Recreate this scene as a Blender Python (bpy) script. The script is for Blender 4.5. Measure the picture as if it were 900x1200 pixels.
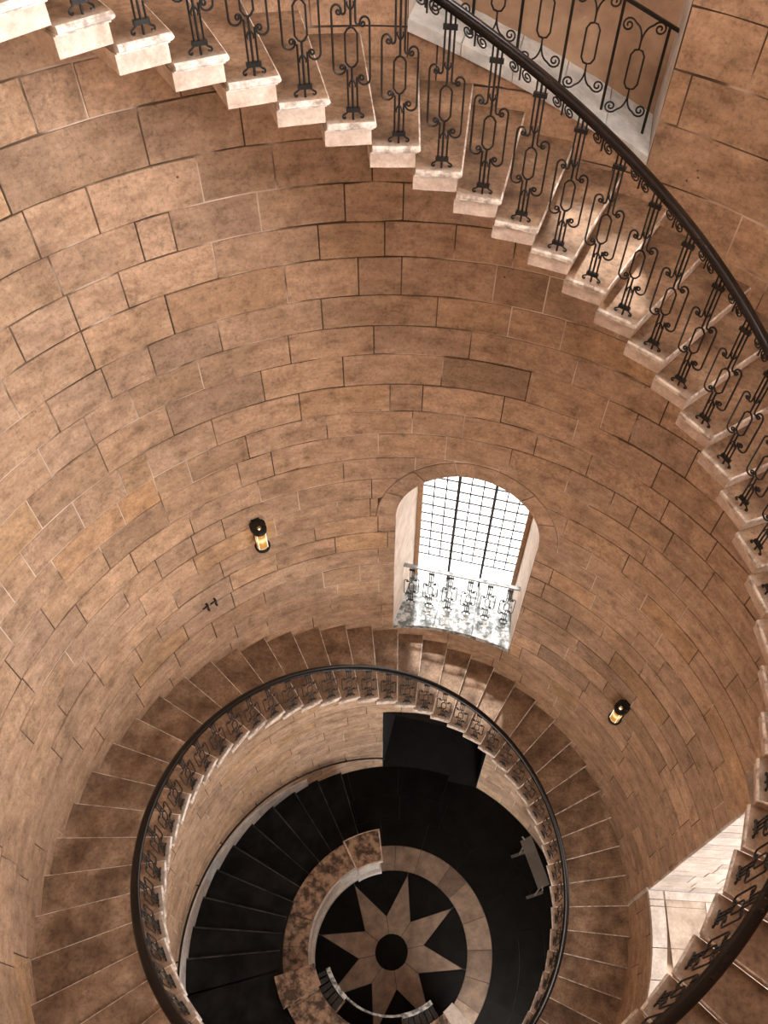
import bpy, math, random
from mathutils import Vector, Matrix
rnd = random.Random(7)
for o in list(bpy.data.objects): bpy.data.objects.remove(o)
SC = bpy.context.scene
COL = SC.collection
PI = math.pi
R = math.radians

# ------------------------------------------------------------------ camera
F_PX = 941.1375
CAM = (0.0, -2.601483, 19.764476)
RIGHT = (0.9973411822, 0.0435450198, 0.0584328463)
UP = (-0.0698021638, 0.8011719725, 0.5943493320)
FWD = (0.0209338053, 0.5968478045, -0.8020813388)
cd = bpy.data.cameras.new('camera'); cam = bpy.data.objects.new('camera', cd); COL.objects.link(cam)
cd.sensor_fit = 'VERTICAL'; cd.sensor_height = 24.0; cd.lens = F_PX / 1200 * 24.0
cd.shift_x = -64.97 / 1200; cd.shift_y = -4.44 / 1200; cd.clip_start = 0.05; cd.clip_end = 200
cam.matrix_world = Matrix(((RIGHT[0], UP[0], -FWD[0], CAM[0]), (RIGHT[1], UP[1], -FWD[1], CAM[1]), (RIGHT[2], UP[2], -FWD[2], CAM[2]), (0, 0, 0, 1)))
SC.camera = cam
def px(p):
    v = (p[0]-CAM[0], p[1]-CAM[1], p[2]-CAM[2])
    d = sum(a*b for a, b in zip(v, FWD))
    if d < 0.2: return None
    return (514.97+F_PX*sum(a*b for a, b in zip(v, RIGHT))/d, 595.56-F_PX*sum(a*b for a, b in zip(v, UP))/d)

# ------------------------------------------------------------------ world, light and exposure
w = bpy.data.worlds.new('world'); SC.world = w; w.use_nodes = True
w.node_tree.nodes['Background'].inputs[0].default_value = (0.85, 0.93, 1.0, 1)
w.node_tree.nodes['Background'].inputs[1].default_value = 0.3
SC.view_settings.view_transform = 'Standard'; SC.view_settings.look = 'None'
SC.view_settings.exposure = 0.55; SC.view_settings.gamma = 1.0; SC.view_settings.use_curve_mapping = False
# daylight: radiance of the glass of each opening
FILL_ROOF = 2.2        # round light added over the well, unseen, for soft top light
DAY_SOUTH = 2.3      # window_1 (in the picture)
DAY_NICHE = 9.0       # window_2
DAY_EAST = 4.3       # window_3, the alcove at the right
FILL_UPPER = 44.0      # fill_window_4, added above the alcove, out of view, to light the left wall
FILL_NEAR = 8.5       # fill_window_5, added on the viewer's side, unseen, to light the far wall
FILL_DOOR = 28.0       # glazed door added at ground level, unseen, to light the lower wall
sd = bpy.data.lights.new('sun', 'SUN'); sd.energy = 4.5; sd.angle = R(3); sd.color = (1.0, 0.98, 0.95)
sun = bpy.data.objects.new('sun', sd); COL.objects.link(sun)
SUN_AZ, SUN_EL = 90.0, 66.0      # stands outside window_1 and window_2
sun.rotation_euler = Vector((math.cos(R(SUN_AZ))*math.cos(R(SUN_EL)), math.sin(R(SUN_AZ))*math.cos(R(SUN_EL)), math.sin(R(SUN_EL)))).to_track_quat('Z', 'Y').to_euler()
WARM = (1.0, 0.93, 0.86); COOL = (0.93, 0.97, 1.0)

# ------------------------------------------------------------------ materials
def nodes(name):
    m = bpy.data.materials.new(name); m.use_nodes = True
    nt = m.node_tree; return m, nt, nt.nodes['Principled BSDF']
def N(nt, t, **kw):
    n = nt.nodes.new(t)
    for k, v in kw.items(): setattr(n, k, v)
    return n
def noise(nt, scale, detail=4, rough=0.55, vec=None):
    n = N(nt, 'ShaderNodeTexNoise'); n.inputs['Scale'].default_value = scale; n.inputs['Detail'].default_value = detail; n.inputs['Roughness'].default_value = rough
    if vec: nt.links.new(vec, n.inputs['Vector'])
    return n
def ramp(nt, src, stops):
    r = N(nt, 'ShaderNodeValToRGB'); cr = r.color_ramp
    while len(cr.elements) < len(stops): cr.elements.new(0.5)
    for e, (p, c) in zip(cr.elements, stops):
        e.position = p; e.color = (c[0], c[1], c[2], 1) if isinstance(c, tuple) else (c, c, c, 1)
    nt.links.new(src, r.inputs[0]); return r
def mix(nt, a, b, fac, mode='MIX'):
    n = N(nt, 'ShaderNodeMix', data_type='RGBA', blend_type=mode)
    for i, v in ((6, a), (7, b)):
        if isinstance(v, tuple): n.inputs[i].default_value = (v[0], v[1], v[2], 1)
        else: nt.links.new(v, n.inputs[i])
    if isinstance(fac, (int, float)): n.inputs[0].default_value = fac
    else: nt.links.new(fac, n.inputs[0])
    return n.outputs[2]
def bump(nt, bs, src, strength, dist=0.02):
    b = N(nt, 'ShaderNodeBump'); b.inputs['Strength'].default_value = strength; b.inputs['Distance'].default_value = dist
    nt.links.new(src, b.inputs['Height']); nt.links.new(b.outputs[0], bs.inputs['Normal'])
def pos(nt): return N(nt, 'ShaderNodeNewGeometry').outputs['Position']

def mat_wall():
    m, nt, bs = nodes('wall_stone'); p = pos(nt)
    at = N(nt, 'ShaderNodeAttribute', attribute_name='tint')
    n1 = noise(nt, 1.1, 5, 0.6, p); n2 = noise(nt, 5.0, 10, 0.72, p); n3 = noise(nt, 30, 6, 0.75, p)
    # stains drawn out along the courses
    mp = N(nt, 'ShaderNodeMapping'); mp.inputs['Scale'].default_value = (1.0, 1.0, 3.2); nt.links.new(p, mp.inputs['Vector'])
    n5 = noise(nt, 2.6, 8, 0.7, mp.outputs[0])
    c = mix(nt, at.outputs['Color'], ramp(nt, n1.outputs[0], [(0.30, 0.74), (0.52, 1.0), (0.75, 1.14)]).outputs[0], 0.9, 'MULTIPLY')
    c = mix(nt, c, ramp(nt, n2.outputs[0], [(0.30, (0.50, 0.45, 0.42)), (0.46, (0.94, 0.93, 0.92)), (0.56, (1.05, 1.05, 1.05)), (0.70, (1.28, 1.30, 1.33))]).outputs[0], 0.95, 'MULTIPLY')
    c = mix(nt, c, ramp(nt, n5.outputs[0], [(0.30, (0.60, 0.54, 0.49)), (0.48, (1.0, 1.0, 1.0)), (0.68, (1.24, 1.28, 1.33))]).outputs[0], 0.75, 'MULTIPLY')
    c = mix(nt, c, ramp(nt, n3.outputs[0], [(0.32, 0.50), (0.48, 1.0), (0.68, 1.22)]).outputs[0], 0.75, 'MULTIPLY')
    # pitted, weathered stones
    n6 = noise(nt, 19, 6, 0.7, p); pt = ramp(nt, n6.outputs[0], [(0.36, 0.55), (0.50, 0.0)])
    pm = N(nt, 'ShaderNodeMath', operation='MULTIPLY'); nt.links.new(pt.outputs[0], pm.inputs[0]); nt.links.new(at.outputs['Alpha'], pm.inputs[1])
    c = mix(nt, c, (0.20, 0.125, 0.080), pm.outputs[0])
    v = N(nt, 'ShaderNodeTexVoronoi', feature='F1'); v.inputs['Scale'].default_value = 6.5; nt.links.new(p, v.inputs['Vector'])
    pit = ramp(nt, v.outputs['Distance'], [(0.03, 1.0), (0.085, 0.0)])
    n4 = noise(nt, 2.2, 2, 0.5, p); sel = ramp(nt, n4.outputs[0], [(0.53, 0.0), (0.60, 1.0)])
    pf = N(nt, 'ShaderNodeMath', operation='MULTIPLY'); nt.links.new(pit.outputs[0], pf.inputs[0]); nt.links.new(sel.outputs[0], pf.inputs[1])
    c = mix(nt, c, (0.075, 0.045, 0.028), pf.outputs[0])
    nt.links.new(c, bs.inputs['Base Color']); bs.inputs['Roughness'].default_value = 0.85
    add = N(nt, 'ShaderNodeMath', operation='ADD'); nt.links.new(n2.outputs[0], add.inputs[0]); nt.links.new(n3.outputs[0], add.inputs[1])
    bump(nt, bs, add.outputs[0], 0.75, 0.022)
    return m
def mat_noise(name, ca, cb, scale=5, rough=0.8, bstr=0.25, lo=0.35, hi=0.65, fine=30, metallic=0.0, spec=0.5):
    m, nt, bs = nodes(name); p = pos(nt)
    n1 = noise(nt, scale, 7, 0.62, p); n2 = noise(nt, fine, 4, 0.6, p)
    c = ramp(nt, n1.outputs[0], [(lo, ca), (hi, cb)]).outputs[0]
    c = mix(nt, c, ramp(nt, n2.outputs[0], [(0.3, 0.75), (0.6, 1.05)]).outputs[0], 0.6, 'MULTIPLY')
    nt.links.new(c, bs.inputs['Base Color']); bs.inputs['Roughness'].default_value = rough
    bs.inputs['Metallic'].default_value = metallic; bs.inputs['Specular IOR Level'].default_value = spec
    if bstr: bump(nt, bs, n2.outputs[0], bstr, 0.01)
    return m
def mat_mortar():
    m, nt, bs = nodes('mortar'); p = pos(nt)
    n = noise(nt, 0.9, 3, 0.55, p)
    c = ramp(nt, n.outputs[0], [(0.42, (0.060, 0.034, 0.020)), (0.50, (0.16, 0.10, 0.062)), (0.55, (0.56, 0.43, 0.33)), (0.66, (0.80, 0.67, 0.55))])
    nt.links.new(c.outputs[0], bs.inputs['Base Color']); bs.inputs['Roughness'].default_value = 0.95
    return m
def mat_step():
    # worn pale stone, trodden brown in the walking line away from the open end
    m, nt, bs = nodes('tread_stone'); p = pos(nt)
    sp = N(nt, 'ShaderNodeSeparateXYZ'); nt.links.new(p, sp.inputs[0])
    cb = N(nt, 'ShaderNodeCombineXYZ'); nt.links.new(sp.outputs[0], cb.inputs[0]); nt.links.new(sp.outputs[1], cb.inputs[1])
    ln = N(nt, 'ShaderNodeVectorMath', operation='LENGTH'); nt.links.new(cb.outputs[0], ln.inputs[0])
    n1 = noise(nt, 2.6, 8, 0.64, p); n2 = noise(nt, 26, 5, 0.65, p)
    wob = N(nt, 'ShaderNodeMath', operation='MULTIPLY_ADD'); nt.links.new(n1.outputs[0], wob.inputs[0]); wob.inputs[1].default_value = 0.25; nt.links.new(ln.outputs['Value'], wob.inputs[2])
    mr = N(nt, 'ShaderNodeMapRange', interpolation_type='SMOOTHSTEP'); nt.links.new(wob.outputs[0], mr.inputs[0])
    mr.inputs[1].default_value = 2.77; mr.inputs[2].default_value = 2.90
    brown = ramp(nt, n1.outputs[0], [(0.28, (0.085, 0.049, 0.029)), (0.42, (0.185, 0.112, 0.067)), (0.54, (0.285, 0.180, 0.112)), (0.68, (0.44, 0.295, 0.195))]).outputs[0]
    pale = ramp(nt, n1.outputs[0], [(0.3, (0.36, 0.29, 0.235)), (0.6, (0.60, 0.50, 0.42))]).outputs[0]
    c = mix(nt, pale, brown, mr.outputs[0])
    c = mix(nt, c, ramp(nt, n2.outputs[0], [(0.34, 0.52), (0.5, 1.0), (0.66, 1.2)]).outputs[0], 0.7, 'MULTIPLY')
    nt.links.new(c, bs.inputs['Base Color']); bs.inputs['Roughness'].default_value = 0.62; bs.inputs['Specular IOR Level'].default_value = 0.3
    bump(nt, bs, n2.outputs[0], 0.3, 0.008)
    return m
def mat_emit(name, col, s):
    m, nt, bs = nodes(name); bs.inputs['Base Color'].default_value = (0.8, 0.8, 0.8, 1)
    bs.inputs['Emission Color'].default_value = (*col, 1); bs.inputs['Emission Strength'].default_value = s
    return m
def mat_plain(name, col, rough=0.5, metallic=0.0):
    m, nt, bs = nodes(name); bs.inputs['Base Color'].default_value = (*col, 1); bs.inputs['Roughness'].default_value = rough; bs.inputs['Metallic'].default_value = metallic
    return m
def mat_clear(name, col, s):
    # bright hazy glass that also lets the sun through
    m, nt, bs = nodes(name); nt.nodes.remove(bs)
    e = N(nt, 'ShaderNodeEmission'); e.inputs[0].default_value = (*col, 1); e.inputs[1].default_value = s
    t = N(nt, 'ShaderNodeBsdfTransparent'); a = N(nt, 'ShaderNodeAddShader')
    nt.links.new(e.outputs[0], a.inputs[0]); nt.links.new(t.outputs[0], a.inputs[1])
    nt.links.new(a.outputs[0], nt.nodes['Material Output'].inputs['Surface']); return m
M = {}
M['wall'] = mat_wall(); M['mortar'] = mat_mortar(); M['tread'] = mat_step()
M['end'] = mat_noise('cream_stone', (0.50, 0.37, 0.285), (0.78, 0.65, 0.545), 7, 0.75, 0.3, fine=45)
M['nose'] = mat_noise('nosing_stone', (0.36, 0.28, 0.225), (0.82, 0.74, 0.66), 11, 0.6, 0.4, 0.38, 0.56, fine=40)
M['iron'] = mat_noise('black_iron', (0.008, 0.0065, 0.0055), (0.020, 0.016, 0.013), 14, 0.45, 0.1, spec=0.35)
M['rail'] = mat_noise('handrail_dark', (0.006, 0.004, 0.0032), (0.013, 0.0085, 0.0065), 6, 0.24, 0.03, spec=0.3)
M['greyiron'] = mat_noise('grey_painted_iron', (0.20, 0.20, 0.20), (0.34, 0.34, 0.33), 9, 0.4, 0.1)
M['black'] = mat_noise('black_marble', (0.0048, 0.0040, 0.0034), (0.0095, 0.0080, 0.0068), 3, 0.75, 0.1, spec=0.05)
M['blackstep'] = mat_noise('black_step_stone', (0.0045, 0.0043, 0.0042), (0.0175, 0.0172, 0.0168), 2.2, 0.65, 0.2, 0.40, 0.66, spec=0.12)
M['wornedge'] = mat_noise('worn_step_edge', (0.006, 0.0058, 0.0056), (0.065, 0.064, 0.062), 2.4, 0.6, 0.1, 0.42, 0.62)
M['grout'] = mat_plain('floor_joint', (0.035, 0.029, 0.024), 0.9)
M['cream'] = mat_noise('cream_marble', (0.135, 0.086, 0.056), (0.27, 0.182, 0.122), 3.5, 0.55, 0.15, fine=20)
M['brownm'] = mat_noise('brown_marble', (0.085, 0.052, 0.034), (0.17, 0.108, 0.070), 3.5, 0.55, 0.15, fine=20)
M['parapet'] = mat_noise('parapet_stone', (0.060, 0.032, 0.018), (0.42, 0.27, 0.175), 5.5, 0.6, 0.5, 0.42, 0.60, fine=24)
M['plaster'] = mat_noise('reveal_stone', (0.66, 0.51, 0.40), (0.84, 0.70, 0.58), 3, 0.85, 0.6, fine=9)
M['palestone'] = mat_noise('pale_reveal_stone', (0.52, 0.45, 0.40), (0.74, 0.67, 0.61), 5, 0.8, 0.5, fine=24)
M['rough'] = mat_noise('rough_brown_plaster', (0.36, 0.225, 0.14), (0.56, 0.39, 0.27), 2, 0.8, 1.0, fine=7)
M['sill'] = mat_noise('mottled_sill_stone', (0.13, 0.145, 0.14), (0.60, 0.60, 0.58), 9, 0.45, 0.15, 0.44, 0.56, fine=30)
M['pavetan'] = mat_noise('tan_paving', (0.40, 0.31, 0.245), (0.62, 0.52, 0.44), 4, 0.8, 0.4, fine=18)
M['palestone2'] = mat_noise('grey_reveal_stone', (0.42, 0.365, 0.325), (0.62, 0.56, 0.51), 5, 0.8, 0.5, fine=24)
M['sillpale'] = mat_noise('pale_blue_ledge_stone', (0.50, 0.53, 0.54), (0.78, 0.79, 0.78), 4, 0.5, 0.2, fine=20)
M['wood'] = mat_noise('brown_wood', (0.34, 0.19, 0.095), (0.48, 0.29, 0.16), 12, 0.6, 0.1)
M['lead'] = mat_plain('dark_lead', (0.03, 0.022, 0.02), 0.6)
M['board'] = mat_noise('grey_board', (0.075, 0.060, 0.046), (0.12, 0.098, 0.076), 3, 0.6, 0.05)
M['pane_south'] = mat_clear('daylit_glass_south', (1.0, 0.985, 0.965), DAY_SOUTH)
M['pane_niche'] = mat_clear('daylit_glass_niche', COOL, DAY_NICHE)
M['pane_east'] = mat_emit('daylit_glass_east', (1.0, 0.97, 0.94), DAY_EAST)
M['fill_pane_upper'] = mat_emit('fill_glass_upper', (0.93, 0.965, 1.0), FILL_UPPER)
M['fill_pane_near'] = mat_emit('fill_glass_near', (1.0, 0.97, 0.93), FILL_NEAR)
M['fill_pane_door'] = mat_emit('fill_glass_door', (0.90, 0.96, 1.0), FILL_DOOR)
M['fill_pane_roof'] = mat_emit('fill_glass_roof', (1.0, 0.93, 0.86), FILL_ROOF)
M['flame'] = mat_emit('lamp_bulb', (1.0, 0.50, 0.22), 5)
M['darkroom'] = mat_noise('passage_shade', (0.006, 0.0045, 0.0036), (0.014, 0.010, 0.008), 3, 0.9, 0.1)  # near-black colour stands in for the shade of the unlit passage

# ------------------------------------------------------------------ mesh helpers
class MB:
    def __init__(s): s.v = []; s.f = []; s.m = []; s.t = []
    def add(s, v, f, mi=0, tint=None):
        b = len(s.v); s.v += [tuple(q) for q in v]; s.f += [tuple(i+b for i in q) for q in f]
        s.m += [mi]*len(f); s.t += [tint or (1, 1, 1)]*len(v)
    def build(s, name, mats, parent=None, smooth=False, tint=False):
        me = bpy.data.meshes.new(name); me.from_pydata(s.v, [], s.f)
        for mm in (mats if isinstance(mats, (list, tuple)) else [mats]): me.materials.append(M[mm])
        if any(s.m): me.polygons.foreach_set('material_index', s.m)
        if smooth: me.polygons.foreach_set('use_smooth', [True]*len(s.f))
        if tint:
            a = me.color_attributes.new('tint', 'FLOAT_COLOR', 'POINT')
            a.data.foreach_set('color', [c for t in s.t for c in (t[0], t[1], t[2], t[3] if len(t) > 3 else 0.0)])
        me.update()
        return link(name, me, parent)
def link(name, me, parent=None):
    o = bpy.data.objects.new(name, me); COL.objects.link(o)
    if parent: o.parent = parent
    return o
def empty(name, loc=(0, 0, 0), rz=0):
    o = bpy.data.objects.new(name, None); COL.objects.link(o); o.location = loc; o.rotation_euler = (0, 0, rz); return o
def tag(o, label=None, cat=None, group=None, kind=None):
    if label: o['label'] = label
    if cat: o['category'] = cat
    if group: o['group'] = group
    if kind: o['kind'] = kind
    return o
def cy(r, a, z): return (r*math.cos(R(a)), r*math.sin(R(a)), z)
def box(mb, x0, x1, y0, y1, z0, z1, mi=0, fn=None, tint=None):
    v = [(x, y, z) for z in (z0, z1) for y in (y0, y1) for x in (x0, x1)]
    if fn: v = [fn(*q) for q in v]
    mb.add(v, [(0, 2, 3, 1), (4, 5, 7, 6), (0, 1, 5, 4), (2, 6, 7, 3), (0, 4, 6, 2), (1, 3, 7, 5)], mi, tint)
def arc(mb, r0, r1, a0, a1, z0, z1, n=6, mi=0, cham=0.0, tint=None):
    # solid wedge between two radii; cham insets the top face edge
    v = []; f = []
    for i in range(n+1):
        a = a0+(a1-a0)*i/n
        v += [cy(r0, a, z0), cy(r1, a, z0), cy(r1, a, z1), cy(r0, a, z1)]
    for i in range(n):
        b = 4*i
        for k in range(4): f.append((b+k, b+(k+1) % 4, b+4+(k+1) % 4, b+4+k))
    f += [(3, 2, 1, 0), (4*n, 4*n+1, 4*n+2, 4*n+3)]
    f = [tuple(reversed(q)) for q in f]
    mb.add(v, f, mi, tint)
def tube(mb, pts, rad, sides=6, mi=0, cap=True, rads=None):
    pts = [Vector(p) for p in pts]; n = len(pts); v = []; f = []
    prev = None
    for i, p in enumerate(pts):
        t = (pts[min(i+1, n-1)]-pts[max(i-1, 0)]).normalized()
        if prev is None:
            ref = Vector((0, 0, 1)) if abs(t.z) < 0.9 else Vector((0, 1, 0))
            u = t.cross(ref).normalized()
        else:
            u = (prev-t*prev.dot(t)).normalized()
        prev = u; q = t.cross(u); rr = rads[i] if rads else rad
        for k in range(sides):
            a = 2*PI*k/sides; v.append(p+u*(rr*math.cos(a))+q*(rr*math.sin(a)))
    for i in range(n-1):
        for k in range(sides):
            f.append((i*sides+k, i*sides+(k+1) % sides, (i+1)*sides+(k+1) % sides, (i+1)*sides+k))
    if cap: f += [tuple(reversed(range(sides))), tuple(range((n-1)*sides, n*sides))]
    mb.add(v, f, mi)
def lathe(mb, prof, n=20, mi=0, c=(0, 0, 0)):
    v = []; f = []
    for (r, z) in prof:
        for k in range(n):
            a = 2*PI*k/n; v.append((c[0]+r*math.cos(a), c[1]+r*math.sin(a), c[2]+z))
    for i in range(len(prof)-1):
        for k in range(n): f.append((i*n+k, i*n+(k+1) % n, (i+1)*n+(k+1) % n, (i+1)*n+k))
    mb.add(v, f, mi)
def spiral(cx, cz, r0, a0, turns, n=16, shrink=0.25, sgn=1):
    # from the outside in
    out = []
    for i in range(n+1):
        t = i/n; r = r0*(1-t*(1-shrink)); a = a0+sgn*2*PI*turns*t
        out.append((cx+r*math.cos(a), cz+r*math.sin(a)))
    return out

# ------------------------------------------------------------------ the shaft
RW = 4.0; RI = 2.682; H = 0.169307; DA = 360/56.0; A0 = -15.33; Z0 = 4.4414; FL = 0.30
def az_of(k): return A0+k*DA
def z_of(k): return Z0+k*H
COURSE = [0.30, 0.76, 1.18, 1.59, 2.00, 2.42, 2.83, 3.24, 3.65, 4.07, 4.48, 4.89, 5.30, 5.72, 6.13, 6.54, 6.95, 7.36, 7.78, 8.19, 8.60, 8.98, 9.45, 9.87, 10.29, 10.68, 11.09, 11.51, 11.94, 12.39, 12.79, 13.23, 13.69, 14.09, 14.49, 14.95, 15.34, 15.73, 16.15, 16.62, 17.02, 17.45, 17.88, 18.30, 18.72, 19.15, 19.58, 20.0, 20.42, 20.85, 21.28, 21.7, 22.2]
JOINT = {16.62: [130.8, 136.2], 16.15: [114.5, 125.7, 141.7], 15.73: [111.4, 120.4, 133.3, 140.6], 15.34: [95.3, 102.9, 113.9, 124.9, 129.1, 139.8], 14.95: [79.9, 88.1, 97.7, 106.6, 120.5, 132.7, 139.4, 147.0], 14.49: [74.5, 82.0, 95.3, 101.4, 111.6, 127.9, 139.4, 150.6], 14.09: [70.9, 79.0, 89.9, 106.9, 121.9, 131.9, 138.7, 146.9], 13.69: [53.1, 67.8, 84.4, 99.3, 112.2, 125.8, 136.2, 143.3, 150.5], 13.23: [56.6, 61.6, 74.4, 88.4, 104.2, 117.0, 132.0, 143.1, 155.1], 12.79: [50.4, 65.3, 77.8, 91.3, 96.7, 111.6, 125.9, 137.1, 141.8, 149.7, 159.5, 164.0], 12.39: [37.0, 46.8, 61.4, 71.1, 92.8, 107.5, 121.2, 131.4, 137.2, 143.8, 156.4, 167.7], 11.94: [43.8, 51.2, 55.7, 64.1, 74.9, 86.6, 98.7, 117.5, 123.5, 137.2, 149.1, 161.5], 11.51: [38.5, 46.4, 59.2, 105.1, 120.7, 145.2, 156.7, 169.9], 11.09: [21.9, 49.1, 113.9, 128.5, 134.5, 141.8, 149.0, 162.1, 175.3], 10.68: [9.3, 43.0, 55.6, 100.3, 106.7, 135.4, 168.3], 10.29: [21.7, 37.0, 98.8, 111.6, 160.0], 9.87: [13.5, 33.7, 41.0, 51.9, 61.7, 107.7, 120.1, 146.5, 151.7], 9.45: [8.2, 20.7, 36.7, 47.5, 62.4, 98.8, 114.2, 130.5, 141.6, 154.4, 165.7], 8.98: [17.3, 43.3, 110.9, 124.0, 136.1], 8.6: [8.7, 98.7, 108.0], 8.19: [52.9, 110.0, 124.7], 7.78: [10.1, 59.0, 98.1, 114.4]}
HW = 14.65
W1C, W2C, W3C, D1C, D2C, W5C = 80.6, 80.6, -10.5, 80.8, -52.0, -62.0
# opening: azimuth from, to, foot, springing, rise of arch, width of arch stones
HOLES = [(W1C-HW, W1C+HW, 7.50, 10.68, 0.99, 0.27), (W2C-HW, W2C+HW, 16.34, 19.15, 1.02, 0.27, 0.0257), (W3C-HW, W3C+HW, 6.17, 10.68, 1.0, 0.27),
         (W3C-HW, W3C+HW, 17.02, 20.85, 1.02, 0.27), (63.9, 97.6, FL, 3.65, 0.0, 0.0), (D2C-13, D2C+13, FL, 2.83, 0.0, 0.0), (W5C-HW, W5C+HW, 6.54, 9.87, 1.02, 0.27)]
def arch(h, a, ext=0.0):
    # height of the opening's head at azimuth a (None outside)
    c = (h[0]+h[1])/2; hw = R((h[1]-h[0])/2)*RW+ext; t = R(a-c)*RW
    if abs(t) >= hw: return None
    if h[4] == 0: return h[3]
    return h[3]+(h[4]+ext)*math.sqrt(max(0, 1-(t/hw)**2))
def head(h, a):
    q = arch(h, min(max(a, h[0]+1e-4), h[1]-1e-4)); return h[3] if q is None else q

def foot(h, a): return h[2]+(h[6]*(a-h[0]) if len(h) > 6 else 0)
# mortar bed behind the stones: the wall itself
def build_wall():
    mb = MB(); zlo, zhi = FL, 24.0; r = RW+0.0035
    ed = set(float(a) for a in range(-180, 181))
    for h in HOLES:
        ed |= {h[0], h[1]}
        if h[4]: ed |= {h[0]+(h[1]-h[0])*i/48 for i in range(49)}
    ed = sorted(ed)
    for a, b in zip(ed, ed[1:]):
        if b-a < 1e-6: continue
        hs = sorted([h for h in HOLES if a >= h[0]-1e-6 and b <= h[1]+1e-6], key=lambda q: q[2])
        la = lb = zlo
        for h in hs:
            if h[2]-la > 1e-4: mb.add([cy(r, a, la), cy(r, b, lb), cy(r, b, foot(h, b)), cy(r, a, foot(h, a))], [(3, 2, 1, 0)])
            la, lb = head(h, a), head(h, b)
        mb.add([cy(r, a, la), cy(r, b, lb), cy(r, b, zhi), cy(r, a, zhi)], [(3, 2, 1, 0)])
    return tag(mb.build('wall_round', 'mortar'), 'round shaft wall of coursed brown stone blocks', None, None, 'structure')
WALL = build_wall()

def stone_tint():
    b = 1.0+rnd.gauss(0, 0.065); b = min(max(b, 0.80), 1.18); wm = rnd.gauss(0, 0.013)
    if rnd.random() < 0.03: wm += 0.07
    base = (0.512, 0.330, 0.209)
    return (base[0]*b*(1+wm*0.5), base[1]*b, base[2]*b*(1-wm*1.6), 1.0 if rnd.random() < 0.09 else 0.0)
def stone(cols, rough):
    # cols: list of (azimuth, z bottom, z top); front face, chamfer and sunk edge
    n = len(cols); g = 0.0050; gz = 0.0068; ch = 0.0025; rf = RW-abs(rnd.gauss(0, 0.0032)); rb = RW+0.008
    tl = rnd.gauss(0, 0.0016)
    f = []; v = []
    ga = math.degrees((g)/RW); ca = math.degrees((g+ch)/RW)
    a0, a1 = cols[0][0], cols[-1][0]
    for i, (a, zb, zt) in enumerate(cols):
        ai = min(max(a, a0+ca), a1-ca); ao = min(max(a, a0+ga), a1-ga)
        j = rnd.gauss(0, 0.0026)*rough; k = rnd.gauss(0, 0.0026)*rough
        v += [cy(rf+tl, ai, zb+gz+ch+j), cy(rf-tl, ai, zt-gz-ch+k), cy(rb, ao, zb+gz+j), cy(rb, ao, zt-gz+k)]
    for i in range(n-1):
        b = 4*i; c = b+4
        f += [(b, b+1, c+1, c), (b+2, b, c, c+2), (b+1, b+3, c+3, c+1)]
    f += [(2, 3, 1, 0), (4*(n-1), 4*(n-1)+1, 4*(n-1)+3, 4*(n-1)+2)]
    return v, f
def area_px(cols):
    a = (cols[0][0]+cols[-1][0])/2; c = cols[len(cols)//2]; z = (c[1]+c[2])/2
    P = [cy(RW, cols[0][0], z), cy(RW, cols[-1][0], z), cy(RW, a, c[1]), cy(RW, a, c[2])]
    q = [px(p) for p in P]
    if any(k is None for k in q): return 0
    m = px(cy(RW, a, z))
    if not (-25 < m[0] < 925 and -25 < m[1] < 1225): return 0
    d1 = (q[1][0]-q[0][0], q[1][1]-q[0][1]); d2 = (q[3][0]-q[2][0], q[3][1]-q[2][1])
    ar = abs(d1[0]*d2[1]-d1[1]*d2[0])
    # stones hidden behind the two visible turns of the stair count less
    if z > z_of((a-A0)/DA+56)-0.2 and a > 0 and a < 100 and not (z > 16.2): ar *= 0.1
    if FL < z < z_of((a-A0)/DA) and (a < 20 or z > 5): ar *= 0.1
    return ar
# stones that stand out by their own colour: course, azimuth, brightness, warmth
ODD = [(16.15, 133, 0.88, 0.02), (16.15, 120, 0.92, 0.0), (15.73, 116, 0.86, -0.02), (15.34, 119, 0.88, 0.0), (14.49, 119, 0.92, 0.05), (14.49, 78, 0.82, 0.02), (13.23, 81, 0.83, 0.0),
       (13.69, 92, 0.89, 0.0), (12.39, 140, 1.0, 0.16), (12.39, 150, 1.04, 0.10), (13.69, 131, 0.93, 0.0), (14.09, 127, 0.89, 0.0), (14.95, 102, 0.96, 0.05), (12.79, 104, 1.08, 0.0), (9.45, 120, 1.06, -0.04)]
def odd_tint(t, z0, a, b):
    for z, m, k, wv in ODD:
        if abs(z-z0) < 0.01 and a <= m <= b: t = (t[0]*k*(1+wv*0.4), t[1]*k*(1-wv*0.3), t[2]*k*(1-wv*1.5), t[3])
    if z0 < 9.6 and -5 < (a+b)/2 < 66:      # sooty stones low on the right
        k = rnd.choice((1.0, 0.94, 0.85, 0.74)); t = (t[0]*k, t[1]*k, t[2]*k, t[3])
    return t
def split_course(z0, z1):
    js = [a for a in JOINT.get(z0, [])]
    full = sorted(js); out = []
    if not full: full = [rnd.uniform(-180, -160)]
    ring = full+[full[0]+360]
    for a, b in zip(ring, ring[1:]):
        out.append(a)
        if b-a > 21:
            n = max(2, round((b-a)/rnd.uniform(12.5, 15.5)))
            ws = [rnd.uniform(0.6, 1.4) for _ in range(n)]; s = sum(ws); c = a
            for wv in ws[:-1]: c += (b-a)*wv/s; out.append(c)
    out = sorted(((x+180) % 360)-180 for x in out)
    return out
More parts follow.
